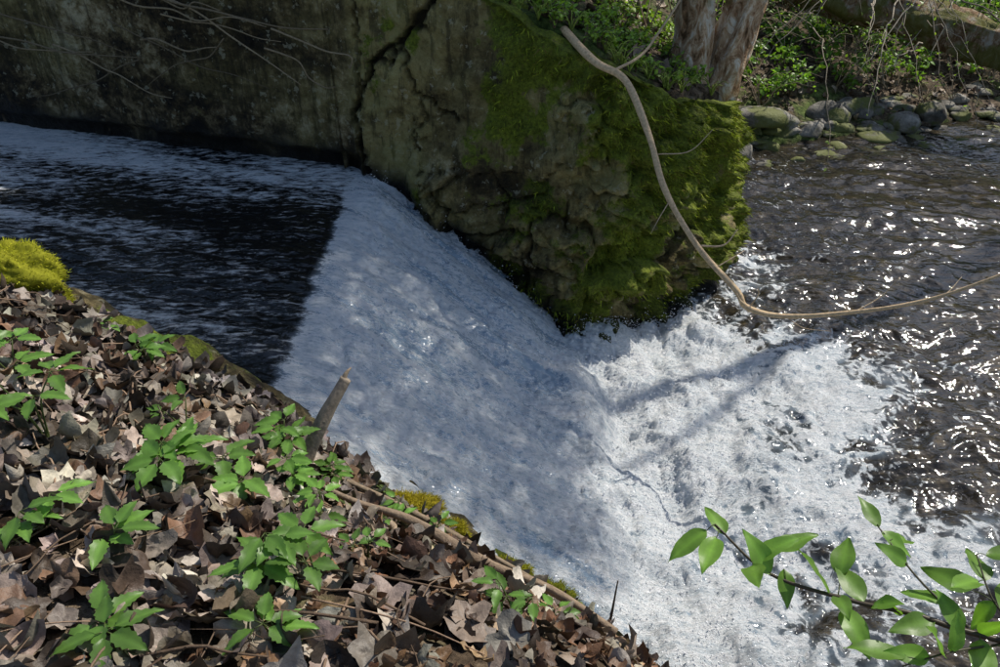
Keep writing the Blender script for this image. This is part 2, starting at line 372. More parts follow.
tz=top[None]+.05*fbm(SS_[:nt]*3,ti*6,3,102)*np.ones_like(ti)-.12*ss(.3,.5,ti)
topv=np.stack([pp[None,:,0]-nr[None,:,0]*ti,pp[None,:,1]-nr[None,:,1]*ti,tz],-1)
V=np.concatenate([face,topv]).reshape(-1,3)
wl=np.interp(XX,[-60,-1.1,.85,9],[1.2,1.22,.02,.02])
wet_shade=ss(.30,.03,ZZ-wl+.12*fbm(SS_*3,ZZ*2,3,103))  # waterline band: wet stone plus the undercut's shadow painted in
mo=np.clip(.20+.20*ss(-.6,.4,XX)+.28*ss(.35,1.0,XX)+.34*ss(.5,.1,top[None]-ZZ)*ss(-.6,.3,XX)+.50*fbm(SS_*1.6,ZZ*1.6,4,104,.6),0,.95)
mo=mo*(1-.7*(1-right))+(1-right)*.14
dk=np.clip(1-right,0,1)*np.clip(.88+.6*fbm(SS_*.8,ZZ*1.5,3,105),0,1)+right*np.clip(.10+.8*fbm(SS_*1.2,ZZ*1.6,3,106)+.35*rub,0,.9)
def ext(a,v): return np.concatenate([a,np.full((nt,a.shape[1]),0.)+v]).ravel()
gr=np.clip(gro*.9+rub*(1-mossz*.6)*(1-ss(.0,.08,f2-f1))*.8,0,1)
mk("stone_retaining_wall",V,gridF(nf+nt,len(S)),M_wall,{"moss":ext(mo,.65),"wet_shade":ext(wet_shade,0),"dark":ext(dk,.3),"groove":ext(gr,0)})
wallface=face;wallmoss=mo;wallN=nr
# ---------------------------------------------------------------- near wall
xs=np.array([-9,.6,1.2,5]);pp2,S2=wall_path(xs,yN(xs)+.06,.018)
n2=len(S2);X2=pp2[:,0]
nr2=np.array([.287,.958])
te=zE(X2)+.0+.03*fbm(S2*2.2,S2*0,4,111)+.05*ss(-.8,-.3,X2)
rows=[];at=[]
for j,(o,dz) in enumerate([(-.44,-.22),(-.36,-.02),(-.28,.04),(-.22,.035),(-.16,.03),(-.10,.022),(-.05,.008),(-.015,-.02),(.01,-.05)]+[(.02+.01*i,-.06-.06*i) for i in range(1,16)]):
    w=.018*fbm(S2*5,np.full(n2,j*.4),4,112)+.045*fbm(S2*2.3,np.full(n2,j*.15),3,113)
    rows.append(np.stack([X2+nr2[0]*(o+w),pp2[:,1]+nr2[1]*(o+w),te+dz+.035*fbm(S2*6,np.full(n2,j*.5),4,114)],-1))
    at.append(np.clip(.45+.6*fbm(S2*1.8,np.full(n2,j*.1),3,115)+.2*ss(-.8,.3,X2),0,.8))
V=np.concatenate(rows);at=np.concatenate(at)
mk("mossy_channel_wall",V,gridF(len(rows),n2)[:,::-1],M_wall,{"moss":at,"wet_shade":np.zeros(len(V)),"dark":np.full(len(V),.85),"groove":np.zeros(len(V))})
# ---------------------------------------------------------------- leaf litter
def leaf_templates(K,R,lobed):
    Vs=[];nr_=20
    for k_ in range(K):
        a=np.linspace(0,2*math.pi,nr_,endpoint=False)
        if lobed: out=.95+.15*np.cos(5*a)+.12*np.cos(3*a+rng.uniform(0,6))+.07*rng.normal(size=nr_)
        else: out=1/np.sqrt((np.cos(a))**2+(np.sin(a)/.55)**2)*1.15+.05*rng.normal(size=nr_)
        def ring(f): return np.stack([np.cos(a)*out*f,np.sin(a)*out*f],-1)
        p=np.concatenate([[[0,0]],ring(.36),ring(.7),ring(1.)])
        th=rng.uniform(0,6.28);q=p@np.array([[math.cos(th),-math.sin(th)],[math.sin(th),math.cos(th)]])
        cu=rng.choice([-1,1])*rng.uniform(.2,1.9);fold=rng.uniform(0,.8)
        ang=q[:,0]*cu;x=np.sin(ang)/cu;zz=(1-np.cos(ang))/cu
        zz=zz+fold*np.abs(p[:,1])*.5+.20*pn(p[:,0]*1.7+k_*7,p[:,1]*1.7,k_)+.13*pn(p[:,0]*4.5+k_*3,p[:,1]*4.5,k_+50)
        rad=np.hypot(p[:,0],p[:,1]);zz=zz+rng.uniform(-.1,.35)*rad**3+.06*rng.normal(size=len(p))*rad
        Vs.append(np.stack([x,q[:,1]*(1-.2*fold),zz],-1)*R)
    j=np.arange(nr_);k_=(j+1)%nr_;m=nr_
    F=[np.stack([0*j,1+j,1+k_],-1)]
    for b in(0,1):
        o=1+b*m;F+= [np.stack([o+j,o+m+j,o+m+k_],-1),np.stack([o+j,o+m+k_,o+k_],-1)]
    return np.array(Vs),np.concatenate(F)
def scatter(name,TV,F,pos,nrm,scale,col,mat,tilt=.5,parent=None,smooth=True):
    N=len(pos);t=TV[rng.integers(0,len(TV),N)]*scale[:,None,None]
    n=nrm+rng.normal(size=(N,3))*tilt*.5;n/=np.linalg.norm(n,axis=1,keepdims=True)
    r=rng.normal(size=(N,3));u=r-n*(r*n).sum(1,keepdims=True);u/=np.linalg.norm(u,axis=1,keepdims=True);w=np.cross(n,u)
    V=pos[:,None]+t[:,:,0:1]*u[:,None]+t[:,:,1:2]*w[:,None]+t[:,:,2:3]*n[:,None]
    FF=(F[None]+(np.arange(N)*TV.shape[1])[:,None,None]).reshape(-1,F.shape[1])
    C=np.repeat(col,TV.shape[1],axis=0)
    return mk(name,V.reshape(-1,3),FF,mat,cols=C,smooth=smooth,parent=parent)
TV,TF=leaf_templates(46,1.,True);TV2,_=leaf_templates(46,1.,False);TVa=np.concatenate([TV,TV2[:24]])
def pal(N,cs,w,j=.18):
    cs=np.array(cs);c=cs[rng.choice(len(cs),N,p=np.array(w)/sum(w))];return c*rng.uniform(1-j*2,1+j*2,(N,1))*rng.uniform(1-j*.3,1+j*.3,(N,3))
N=8600
lx=rng.uniform(-3.4,1.2,N);ld=rng.uniform(0.02,1,N)**.85*2.6;ly=yN(lx)-ld
ok=(ld>.03+.12*rng.random(N)+.25*ss(-.9,-.3,lx));lx,ly,ld=lx[ok],ly[ok],ld[ok];N=len(lx)
pos=np.stack([lx,ly,T(lx,ly)+rng.uniform(.005,.05,N)],-1)
brown=ss(-.75,-.2,lx)
cA=pal(N,[(.22,.18,.14),(.35,.29,.23),(.09,.065,.045),(.55,.48,.39),(.20,.12,.07)],[3,2.6,3,1.3,1.3],.24);cB=pal(N,[(.21,.11,.055),(.33,.20,.115),(.09,.05,.03),(.46,.34,.22),(.20,.15,.105)],[3,2,2.4,1,3],.24)
pick=(rng.random(N)<brown*.75)[:,None];col=np.where(pick,cB,cA)*(.78+.45*ss(-.5,.6,fbm(lx*1.6,ly*1.6,3,150)))[:,None]
sc=np.where(pick[:,0],rng.uniform(.014,.038,N),rng.uniform(.022,.066,N))
scatter("leaf_litter",TVa,TF,pos,Tn(lx,ly),sc,col,M_litter,.95)
N=1800;lx=rng.uniform(-4,9,N);ly=yW(lx)+.2+rng.random(N)*4.5
pos=np.stack([lx,ly,T(lx,ly)+rng.uniform(0,.05,N)],-1)
scatter("fallen_leaves",TVa,TF,pos,Tn(lx,ly),rng.uniform(.04,.07,N),pal(N,[(.26,.18,.11),(.36,.28,.19),(.12,.08,.05)],[2,2,2]),M_litter,.8)
A=Acc()
for i in range(260):
    x=rng.uniform(-3,.7);y=yN(x)-rng.uniform(.15,2.4);L=rng.uniform(.08,.42);a=rng.uniform(0,6.28)
    xs=np.array([x+math.cos(a)*L*t for t in(-.5,-.1,.2,.5)])+rng.normal(size=4)*.01;ys=np.array([y+math.sin(a)*L*t for t in(-.5,-.1,.2,.5)])+rng.normal(size=4)*.01
    ys=np.minimum(ys,yN(xs)-.03)
    r=rng.uniform(.0012,.004)
    V,F=tube(np.stack([xs,ys,T(xs,ys)+.045+rng.uniform(0,.03,4)],-1),[r,r*.9,r*.6],5,8);A.add(V,F,np.array([.22,.15,.10])*rng.uniform(.5,1.8))
A.build("scattered_twigs",M_twig)
def stick(name,pts,R,col,seg=12,n=30,bump=.12):
    A=Acc();V,F=tube(pts,R,seg,n,bump,int(rng.integers(99)),4.);A.add(V,F,col);return A.build(name,M_twig)
A=Acc()
V,F=tube([(-.77,2.05,1.42),(-.73,2.12,1.53),(-.665,2.19,1.66),(-.575,2.28,1.80)],[.030,.026,.025,.021],18,60,.26,5,5.);A.add(V,F,(.34,.28,.21))
V,F=tube([(-.60,2.262,1.765),(-.575,2.285,1.815),(-.555,2.30,1.835)],[.015,.010,.003],8,10,.3,6,5.);A.add(V,F,(.42,.33,.23))
V,F=tube([(-.665,2.19,1.66),(-.65,2.23,1.69),(-.64,2.26,1.70)],[.011,.008,.006],8,10,.3,7,5.);A.add(V,F,(.30,.24,.18))
A.build("broken_branch_stub",M_twig)
sp=np.array([(-.66,1.86),(-.48,1.76),(-.28,1.71),(-.04,1.56),(.16,1.46),(.34,1.36)])
stick("fallen_branch",np.column_stack([sp,T(sp[:,0],sp[:,1])+[.07,.08,.10,.08,.09,.08]]),[.008,.012,.014,.016,.015,.012],(.30,.22,.15),12,80,.3)
sp=np.array([(-.62,2.04),(-.42,1.99),(-.2,1.90),(.05,1.80),(.25,1.76)])
stick("fallen_branch",np.column_stack([sp,T(sp[:,0],sp[:,1])+[.07,.08,.09,.09,.07]]),[.006,.010,.011,.011,.008],(.28,.21,.14),10,60,.25)
sp=np.array([(-1.1,2.35),(-.8,2.2),(-.45,2.05),(-.25,1.8)])
stick("fallen_branch",np.column_stack([sp,T(sp[:,0],sp[:,1])+[.04,.06,.05,.05]]),[.005,.008,.007,.004],(.25,.18,.12),8)
stick("fallen_branch",[(.42,1.95,.42),(.47,2.03,.62),(.50,2.10,.85)],[.009,.007,.003],(.10,.07,.05),8)
# ---------------------------------------------------------------- moss tufts
def tufts(name,P,Nn,L,cols):
    N=len(P);w=L*.18
    r=rng.normal(size=(N,3));u=r-Nn*(r*Nn).sum(1,keepdims=True);u/=np.linalg.norm(u,axis=1,keepdims=True)
    tip=P+(Nn+rng.normal(size=(N,3))*.55)*L[:,None]
    V=np.stack([P-u*w[:,None],P+u*w[:,None],tip],1).reshape(-1,3)
    return mk(name,V,np.arange(N*3).reshape(N,3),M_moss,cols=np.repeat(cols,3,axis=0))
w=np.clip(wallmoss-.50,0,1)*(ZZ>.12)*(XX>-.5);w=(w[:-1,:-1]).ravel();NM=38000;idx=rng.choice(len(w),NM,p=w/w.sum())
fp=wallface[:-1,:-1].reshape(-1,3)[idx]+rng.normal(size=(NM,3))*.006
fn=np.broadcast_to(np.stack([nr[:,0],nr[:,1],np.full(len(nr),.15)],-1)[None,:-1],(nf-1,len(nr)-1,3)).reshape(-1,3)[idx]
mc=pal(NM,[(.22,.28,.03),(.12,.15,.018),(.40,.46,.045),(.18,.15,.04)],[3,3,1.5,1])
hang=fn+np.array([0,0,-.5]);tufts("wall_moss",fp,hang,rng.uniform(.010,.034,NM),mc)
def cushion(name,c,rad,seed,bright):
    nu,nv=80,36
    u=np.linspace(0,2*math.pi,nu,endpoint=False);v=np.linspace(0,math.pi*.6,nv)
    Uu,Vv=np.meshgrid(u,v);d=np.stack([np.cos(Uu)*np.sin(Vv),np.sin(Uu)*np.sin(Vv),np.cos(Vv)],-1)
    k_=1+.22*fbm(d[...,0]*2.2+seed,d[...,1]*2.2+d[...,2],3,seed,.5)+.16*(puff(d[...,0]*4+seed,d[...,1]*4+d[...,2]*2,seed)-.7)
    Q=d*k_[...,None]*np.array(rad)
    Q=Q+np.array(c)
    i=np.arange(nv-1)[:,None]*nu;j=np.arange(nu)[None];k2=(j+1)%nu
    F=np.stack([i+j,i+k2,i+nu+k2,i+nu+j],-1).reshape(-1,4)
    A=Acc();A.add(Q.reshape(-1,3),F,np.array(bright)*.45)
    n=d.reshape(-1,3);nn=9000;ii=rng.integers(0,len(n),nn)
    ob=A.build(name,M_moss)
    t=tufts("moss_fronds",Q.reshape(-1,3)[ii]+rng.normal(size=(nn,3))*.006,n[ii],rng.uniform(.004,.012,nn),pal(nn,[bright,tuple(np.array(bright)*.55)],[2,1],.2));t.parent=ob
cushion("moss_cushion",(-2.20,3.00,1.80),(.21,.17,.15),1,(.62,.62,.05))
cushion("moss_cushion",(-2.56,3.10,1.95),(.26,.17,.17),5,(.52,.53,.045))
cushion("moss_cushion",(-2.03,2.93,1.71),(.10,.09,.07),9,(.42,.42,.035))
cushion("moss_cushion",(-.43,2.41,.95),(.17,.08,.06),2,(.58,.48,.04))
cushion("moss_cushion",(-.26,2.36,.85),(.11,.06,.05),6,(.48,.42,.035))
cushion("moss_cushion",(.20,2.23,.51),(.16,.11,.07),3,(.28,.30,.025))
cushion("moss_cushion",(.01,2.28,.66),(.13,.07,.05),4,(.36,.35,.025))
cushion("moss_cushion",(.43,2.15,.33),(.13,.09,.06),8,(.20,.21,.02))
# ---------------------------------------------------------------- leaves for plants
def leaf(base,dirv,up,L,W,col,A,droop=.25,serr=.0,fold=.25):
    d=np.array(dirv,float);d/=np.linalg.norm(d);u=np.array(up,float);s=np.cross(d,u);s/=np.linalg.norm(s)+1e-9;u=np.cross(s,d)
    nl=13;t=np.linspace(0,1,nl)
    w=W*.5*np.sin(math.pi*t**.80)**.85*(1-.35*t);w[0]=.001;w[-1]=0
    wo=w*(1+serr*np.where(np.arange(nl)%2==0,1,-1))
    rows=[];ph=rng.uniform(0,6)
    for f in(-1,-.5,0,.5,1):
        ww=wo if abs(f)==1 else w
        rows.append(np.array(base)+np.outer(t*L,d)+np.outer(f*ww,s)+np.outer(abs(f)*ww*fold-droop*L*t**2+.03*L*abs(f)*np.sin(t*9+ph+f)+.008*L*np.cos(t*30)*abs(f),u))
    V=np.concatenate(rows);i=np.arange(4)[:,None]*nl;j=np.arange(nl-1)[None]
    F=np.stack([i+j,i+j+1,i+nl+j+1,i+nl+j],-1).reshape(-1,4)
    c=np.tile(np.array(col,float),(len(V),1));c[2*nl:3*nl]*=1.35
    A.add(V,F,c)
def seedling(name,x,y,h,R,nst=3,col=(.14,.28,.05)):
    A=Acc();z=float(T(x,y))
    for k_ in range(nst):
        a=rng.uniform(0,6.28);sp_=rng.uniform(.15,.6)*h if nst>1 else .05
        tip=np.array([x+math.cos(a)*sp_,y+math.sin(a)*sp_,z+.02+h*rng.uniform(.6,1.1)])
        V,F=tube([(x,y,z-.01),(x+math.cos(a)*sp_*.3,y+math.sin(a)*sp_*.3,z+h*.5),tip],[.0035,.0028,.002],5,9);A.add(V,F,(.13,.17,.05))
        n=5 if rng.random()<.5 else 3;a0=rng.uniform(0,6.28)
        c=np.array(col)*rng.uniform(.7,1.35)
        for i in range(n):
            b=a0+(i-(n-1)/2)*(1.05)+rng.normal()*.12
            dv=np.array([math.cos(b),math.sin(b),rng.uniform(-.12,.25)])
            pl=tip+dv*.018
            V,F=tube([tip,pl],[.0016,.0012],4,3);A.add(V,F,(.13,.17,.05))
            leaf(pl,dv,(rng.normal()*.2,rng.normal()*.2,1),R*rng.uniform(.75,1.15),R*.55,c*rng.uniform(.9,1.1),A,.2,.12)
    A.build(name,M_leaf)
for x,y,h,R,n in [(-1.46,2.58,.10,.085,3),(-1.63,2.06,.14,.085,3),(-1.30,1.66,.30,.085,4),(-.93,1.50,.16,.10,4),(-.76,1.64,.14,.10,3),(-.79,2.05,.13,.085,4),(-1.10,1.26,.10,.075,3),(-.54,1.13,.11,.085,3),(-.43,1.16,.14,.075,3),(-.54,1.62,.12,.065,3),(-.47,.96,.06,.07,2),(-.80,.92,.05,.08,2),(.04,1.17,.10,.055,3),(-.60,2.05,.08,.06,3),(-1.05,1.95,.10,.07,2),(-.25,1.9,.07,.05,2),(-1.9,1.9,.12,.08,3),(-.35,1.35,.06,.05,2),(.15,1.3,.05,.05,2),(-1.7,2.75,.06,.06,2),(-.9,1.2,.1,.08,2),(-.35,1.80,.10,.05,3),(-.65,1.80,.12,.07,3)]:
    seedling("ground_elder_seedling",x,y,h,R,n)
A=Acc()
stem=crv([(1.55,.35,1.1),(1.40,.60,1.75),(1.15,.80,2.2),(.85,.91,2.28),(.70,.96,2.28),(.555,1.03,2.275),(.46,1.13,2.31)],60)
V,F=tube(stem,np.linspace(.009,.0022,60),7);A.add(V,F,(.10,.075,.045))
for q in ([(.90,.90,2.28),(.84,1.0,2.30),(.80,1.12,2.32)],[(1.05,.86,2.24),(.98,.95,2.28),(.98,1.05,2.31)],[(.98,.88,2.26),(.85,.85,2.28),(.74,.82,2.28)],[(1.15,.80,2.2),(1.10,.90,2.27),(1.08,1.0,2.30)]):
    q=crv(q,20);V,F=tube(q,np.linspace(.003,.0015,20),5);A.add(V,F,(.10,.09,.045));stem=np.vstack([stem,q])
allp=stem[22:]
for x,y in [(.466,1.149),(.43,1.051),(.498,.982),(.573,1.069),(.627,1.096),(.583,.999),(.636,1.006),(.708,1.006),(.719,1.069),(.791,1.149),(.828,1.081),(.80,1.039),(.772,.947),(.685,.897),(.792,.90),(.755,.839),(.91,.968),(.987,1.046),(.848,.862),(.897,.83),(.841,.968),(.958,.947),(1.02,.98),(.96,.80),(.40,1.10),(.53,1.06),(.67,.94),(.87,.93),(.93,.88),(.74,.93),(1.0,.90),(.92,1.03),(1.05,1.04),(1.06,.93),(.80,.84),(.87,1.12),(.70,.85),(1.0,.84)]:
    c=np.array([x,y,2.30+rng.normal()*.02]);d=np.linalg.norm(allp-c,axis=1)
    cand=np.where(d<d.min()+.03)[0];b=allp[rng.choice(cand)];v=c-b;L=max(.078,min(.105,np.linalg.norm(v)*2.))
    dv=v/np.linalg.norm(v);bs=c-dv*L*.5
    V,F=tube([b,(b+bs)/2+[0,0,.004],bs],[.0014,.001],4,5);A.add(V,F,(.12,.16,.05))
    leaf(bs,dv+[0,0,rng.uniform(-.1,.25)],(rng.normal()*.25,rng.normal()*.25,1),L,L*.54,np.array((.16,.31,.045))*rng.uniform(.7,1.25),A,.18,0,.2)
A.build("leafy_sapling",M_leaf)
# ---------------------------------------------------------------- hanging bare branch
A=Acc()
main=[(.42,5.35,2.30),(.60,5.0,2.19),(.78,4.88,2.11),(.90,4.60,1.89),(1.0,4.35,1.61),(1.19,4.15,1.34),(1.41,3.96,1.145),(1.48,3.9,1.06),(1.69,3.85,1.03),(2.02,3.74,1.13),(2.38,3.63,1.29),(2.78,3.53,1.58)]
V,F=tube(main,[.028,.025,.023,.020,.018,.018,.020,.018,.015,.013,.010,.006],10,120,.18,3,6);A.add(V,F,(.68,.50,.30))
for b,r in [([(.70,4.93,2.15),(.90,5.1,2.2),(1.02,5.2,2.32),(1.2,5.3,2.6),(1.3,5.3,3.0)],.010),([(1.46,3.9,1.08),(1.42,3.88,1.12),(1.38,3.84,1.19)],.009),([(1.21,4.15,1.34),(1.36,4.18,1.33),(1.45,4.25,1.40)],.007),([(2.38,3.63,1.29),(2.5,3.7,1.28),(2.62,3.8,1.33)],.004),([(.96,4.5,1.78),(1.15,4.5,1.8),(1.3,4.6,1.9)],.004),([(1.5,3.9,1.08),(1.52,3.88,1.16),(1.50,3.86,1.22)],.005),([(2.05,3.74,1.14),(2.2,3.8,1.2),(2.3,3.85,1.3)],.004),([(1.3,4.05,1.25),(1.42,4.1,1.3),(1.5,4.2,1.28)],.004),([(1.7,3.85,1.03),(1.8,3.8,.98),(1.95,3.78,.97)],.003),([(1.02,4.3,1.56),(.95,4.2,1.5),(.9,4.15,1.42)],.003)]:
    V,F=tube(b,[r,r*.8,r*.4],7,24,.08,5);A.add(V,F,(.55,.42,.27))
A.build("overhanging_branch",M_twig)
# ---------------------------------------------------------------- trees
S_az=math.radians(52);S_el=math.radians(48)
SD=np.array([math.sin(S_az)*math.cos(S_el),math.cos(S_az)*math.cos(S_el),math.sin(S_el)])
def tree(name,trunks,limbs,clumps,leafN,leafS,col=(.07,.13,.025)):
    root=bpy.data.objects.new(name,None);scene.collection.objects.link(root)
    Vs=[];Fs={3:[],4:[]};n=0
    for P_,R_,seg,nn,bp in trunks+limbs:
        V,F=tube(P_,R_,seg,nn,bp,int(rng.integers(99)),2.5)
        for f in F: Fs[f.shape[1]].append(f+n)
        Vs.append(V);n+=len(V)
    mk("trunk_and_limbs",np.concatenate(Vs),[np.concatenate(Fs[4]),np.concatenate(Fs[3])],M_bark,parent=root)
    if clumps:
        P_=[]
        for (c,r,f) in clumps:
            m=int(leafN*f);d=rng.normal(size=(m,3));d/=np.linalg.norm(d,axis=1,keepdims=True);P_.append(np.array(c)+d*(rng.random((m,1))**.45)*np.array(r))
        P_=np.concatenate(P_);N=len(P_);nn_=rng.normal(size=(N,3))*.7+SD;nn_/=np.linalg.norm(nn_,axis=1,keepdims=True)
        TVq=np.array([[[0,0,0],[.5,-.32,.06],[1,0,-.05],[.5,.32,.06]]]);Fq=np.array([[0,1,2,3]])
        scatter("crown_leaves",TVq,Fq,P_,nn_,leafS*rng.uniform(.6,1.3,N),pal(N,[col,tuple(np.array(col)*.6),tuple(np.array(col)*1.5)],[2,1,1]),M_canopy,.3,parent=root,smooth=False)
    return root
cl=[]
for c in [(1.0,8.1,8.6),(2.2,8.7,8.3),(1.2,9.3,9.2),(2.8,7.8,8.2),(-.2,8.7,9.2),(3.0,9.0,8.6),(1.8,7.3,8.8)]:
    for i in range(2): cl.append(((c[0]+rng.normal()*.3,c[1]+rng.normal()*.3,c[2]+rng.normal()*.3),(.95,.95,.6),1))
tree("alder_tree",[([(1.42,6.05,1.35),(1.45,6.08,1.8),(1.46,6.15,2.4),(1.44,6.25,3.2),(1.5,7.0,5.5),(1.6,7.8,8.5)],[.22,.15,.135,.13,.12,.08],32,120,.28),
 ([(1.60,6.05,1.3),(1.72,6.1,1.75),(1.85,6.2,2.3),(2.05,6.35,3.1),(2.5,7.2,5.6),(2.9,8.2,8.2)],[.20,.135,.125,.12,.11,.06],32,120,.28)],
 [([(1.5,7.0,5.5),(.6,7.8,7),(.0,8.6,9)],[.07,.05,.03],8,12,.1),([(2.5,7.2,5.6),(2.2,7.2,7.4),(1.9,7.3,8.8)],[.07,.05,.03],8,12,.1),([(2.6,7.6,6.4),(2.9,8.4,7.6),(3.0,9.,8.6)],[.06,.04,.03],8,12,.1),([(1.6,7.4,7),(1.4,8.4,8.5),(1.2,9.2,9.4)],[.06,.04,.02],8,12,.1)],cl,1500,.10)
cl=[]
for x,y,z,f,r in [(4.4,5.5,7.3,1.,.85),(4.4,6.6,7.2,1.,.85),(4.4,7.5,7.4,1.,.85),(5.1,5.5,7.3,1.,.8),(5.2,6.4,7.3,1.,.85),(5.3,7.2,7.4,.8,.8),(5.6,5.2,7.4,.4,.5),(5.7,6.6,7.4,.7,.65),(3.8,6.0,7.6,.9,.85),(3.8,7.0,7.6,.9,.85),(3.7,5.1,7.4,.9,.8)]:
    cl.append(((x-.4+rng.normal()*.08,y+1.4+rng.normal()*.08,z),(r,r,.5),f))
tree("leaning_shade_tree",[([(12.6,12.4,1.6),(12.0,12.0,2.8),(10.4,10.8,4.8),(8.0,9.2,6.8),(6.0,8.2,7.4),(3.8,7.6,7.5)],[.35,.3,.20,.09,.05,.02],16,50,.15)],  # unseen tree added, crown clumps placed sunward to shade the chute
 [([(7.4,8.9,7.0),(5.9,7.5,7.3),(4.2,6.8,7.3)],[.035,.025,.015],8,12,.1),([(6.0,8.2,7.4),(5.2,8.5,7.4),(4.,8.9,7.4)],[.035,.025,.015],8,12,.1)],cl,2500,.055)
def bigtree(x,y,h):
    z=float(T(x,y));tr=[([(x,y,z-.2),(x+.1,y,z+h*.3),(x+rng.normal()*.4,y+rng.normal()*.4,z+h*.9)],[.3,.22,.05],10,20,.15)];cl=[];lm=[]
    for i in range(9):
        a=rng.uniform(0,6.28);rr=rng.uniform(.1,.30)*h;hh=z+h*rng.uniform(.45,1.0);c=(x+math.cos(a)*rr,y+math.sin(a)*rr,hh)
        cl.append((c,(.15*h,.15*h,.11*h),1));lm.append(([(x,y,hh-.25*h),((x+c[0])/2,(y+c[1])/2,hh-.08*h),c],[.09,.06,.02],6,8,.1))
    tree("woodland_tree",tr,lm,cl,150,.42,(.06,.11,.02))
for x,y,h in [(-9,14,12),(-4,17,12),(1.5,22,10),(12,30,11),(-15,10,12),(30,3,12),(16,-16,12),(-12,-10,12),(-2,-14,13),(5,32,12),(-10,27,14),(26,24,11)]:
    bigtree(x,y,h)
# ---------------------------------------------------------------- rocks, slab, log on far bank
def rock(A,c,r,seed,flat=.7):
    nu,nv=28,16;u=np.linspace(0,2*math.pi,nu,endpoint=False);v=np.linspace(.02,math.pi-.02,nv);Uu,Vv=np.meshgrid(u,v)
    d=np.stack([np.cos(Uu)*np.sin(Vv),np.sin(Uu)*np.sin(Vv),np.cos(Vv)],-1);rs=np.random.default_rng(seed)
    k_=np.ones(d.shape[:2])*1.3
    for i in range(11):
        n=rs.normal(size=3);n/=np.linalg.norm(n);k_=np.minimum(k_,rs.uniform(.65,1.05)/np.clip((d*n).sum(-1),.05,9))
    k_=k_+.05*fbm(d[...,0]*3+seed,d[...,1]*3+d[...,2]*2,3,seed)
    Q=d*k_[...,None]*np.array(r)+np.array(c);i=np.arange(nv-1)[:,None]*nu;j=np.arange(nu)[None];k2=(j+1)%nu
    A.add(Q.reshape(-1,3),np.stack([i+j,i+nu+j,i+nu+k2,i+k2],-1).reshape(-1,4),(.2,.2,.2))
def rockobj(name,c,r,seed):
    A=Acc();rock(A,c,r,seed);return A.build(name,M_rock)
rockobj("rock_slab",(3.05,9.35,.30),(.42,.26,.12),1)
for i,(c,r) in enumerate([((3.5,9.45,.15),(.2,.16,.12)),((3.85,9.4,.08),(.15,.13,.10)),((4.2,9.75,.18),(.22,.18,.14)),((4.6,9.9,.2),(.26,.2,.14)),((4.75,9.4,.03),(.24,.17,.09)),((5.2,9.7,.1),(.18,.17,.12)),((3.3,9.1,.0),(.16,.13,.08)),((5.6,9.9,.15),(.2,.2,.14)),((2.65,8.75,.1),(.25,.2,.18)),((2.35,8.3,.1),(.22,.25,.25)),((4.2,9.1,-.03),(.2,.14,.08))]):
    rockobj("river_rock",c,r,20+i)
A=Acc()
for i in range(200):
    x=rng.uniform(2.3,8);y=yW(x)+rng.uniform(-.55,.7);r=rng.uniform(.03,.13);rock(A,(x,y,max(-.03,float(T(x,y))*.9)+r*.1),(r*1.2,r*.8,r*.5),100+i)
A.build("shore_cobbles",M_rock)
V,F=tube([(3.2,12.6,1.75),(4.4,11.5,1.35),(5.4,10.5,1.15),(6.2,9.7,1.0),(7.6,8.5,.75)],[.28,.27,.25,.23,.2],32,120,.24,8,2)
mk("fallen_log",V,F,M_logbark)
V,F=tube([(4.6,12.8,1.3),(5.8,11.7,1.0),(7.4,10.7,.55)],[.14,.13,.1],16,40,.16,9,2)
mk("fallen_log",V,F,M_logbark)
# ---------------------------------------------------------------- undergrowth
def brush(name,spots,nst,L,leafn,ls,lcol,tcol=(.16,.12,.08),spread=.6,up=1.):
    A=Acc();B=[]
    for (x,y,z) in spots:
        for k_ in range(nst):
            a=rng.uniform(0,6.28);l=L*rng.uniform(.5,1.2);dx,dy=math.cos(a)*spread,math.sin(a)*spread
            p=crv([(x,y,z),(x+dx*l*.3,y+dy*l*.3,z+l*.5*up),(x+dx*l*.7,y+dy*l*.7,z+l*.75*up),(x+dx*l*1.1,y+dy*l*1.1,z+l*.7*up)],10)+rng.normal(size=(10,3))*.012*L
            V,F=tube(p,np.linspace(.0055,.0015,10)*max(1,L),4);A.add(V,F,np.array(tcol)*rng.uniform(.6,1.5))
            if leafn:
                q=p[rng.integers(3,10,leafn)]+rng.normal(size=(leafn,3))*.05*L;B.append(q)
    ob=A.build(name,M_twig)
    if B:
        P_=np.concatenate(B);N=len(P_);nn_=rng.normal(size=(N,3))*.6+[0,0,1];nn_/=np.linalg.norm(nn_,axis=1,keepdims=True)
        TVq=np.array([[[0,0,0],[.3,-.25,.05],[.7,-.22,.04],[1,0,-.08],[.7,.22,.04],[.3,.25,.05]]]);Fq=np.array([[0,1,2,3,4,5]])
        scatter("leaves",TVq,Fq,P_,nn_,ls*rng.uniform(.6,1.3,N),pal(N,[lcol,tuple(np.array(lcol)*.6)],[2,1]),M_leaf,.4,parent=ob,smooth=False)
def land(n,x0,x1,d0,d1):
    x=rng.uniform(x0,x1,n);y=yW(x)+rng.uniform(d0,d1,n);return np.stack([x,y,T(x,y)],-1)
brush("ivy_undergrowth",land(150,-.5,1.5,.06,1.6),5,.14,8,.040,(.28,.44,.055))
brush("ivy_undergrowth",land(70,.2,3,1.5,5),5,.3,10,.06,(.24,.40,.05))
brush("bramble_thicket",land(60,-1.,3.2,.6,5),4,.8,6,.05,(.22,.36,.05),(.42,.32,.21),.9)
brush("bramble_thicket",land(90,2.6,8.5,.3,4),4,.8,7,.05,(.22,.37,.05),(.46,.37,.26),1.)
brush("green_undergrowth",land(300,3.,11,.7,6),6,.35,11,.08,(.21,.38,.05))
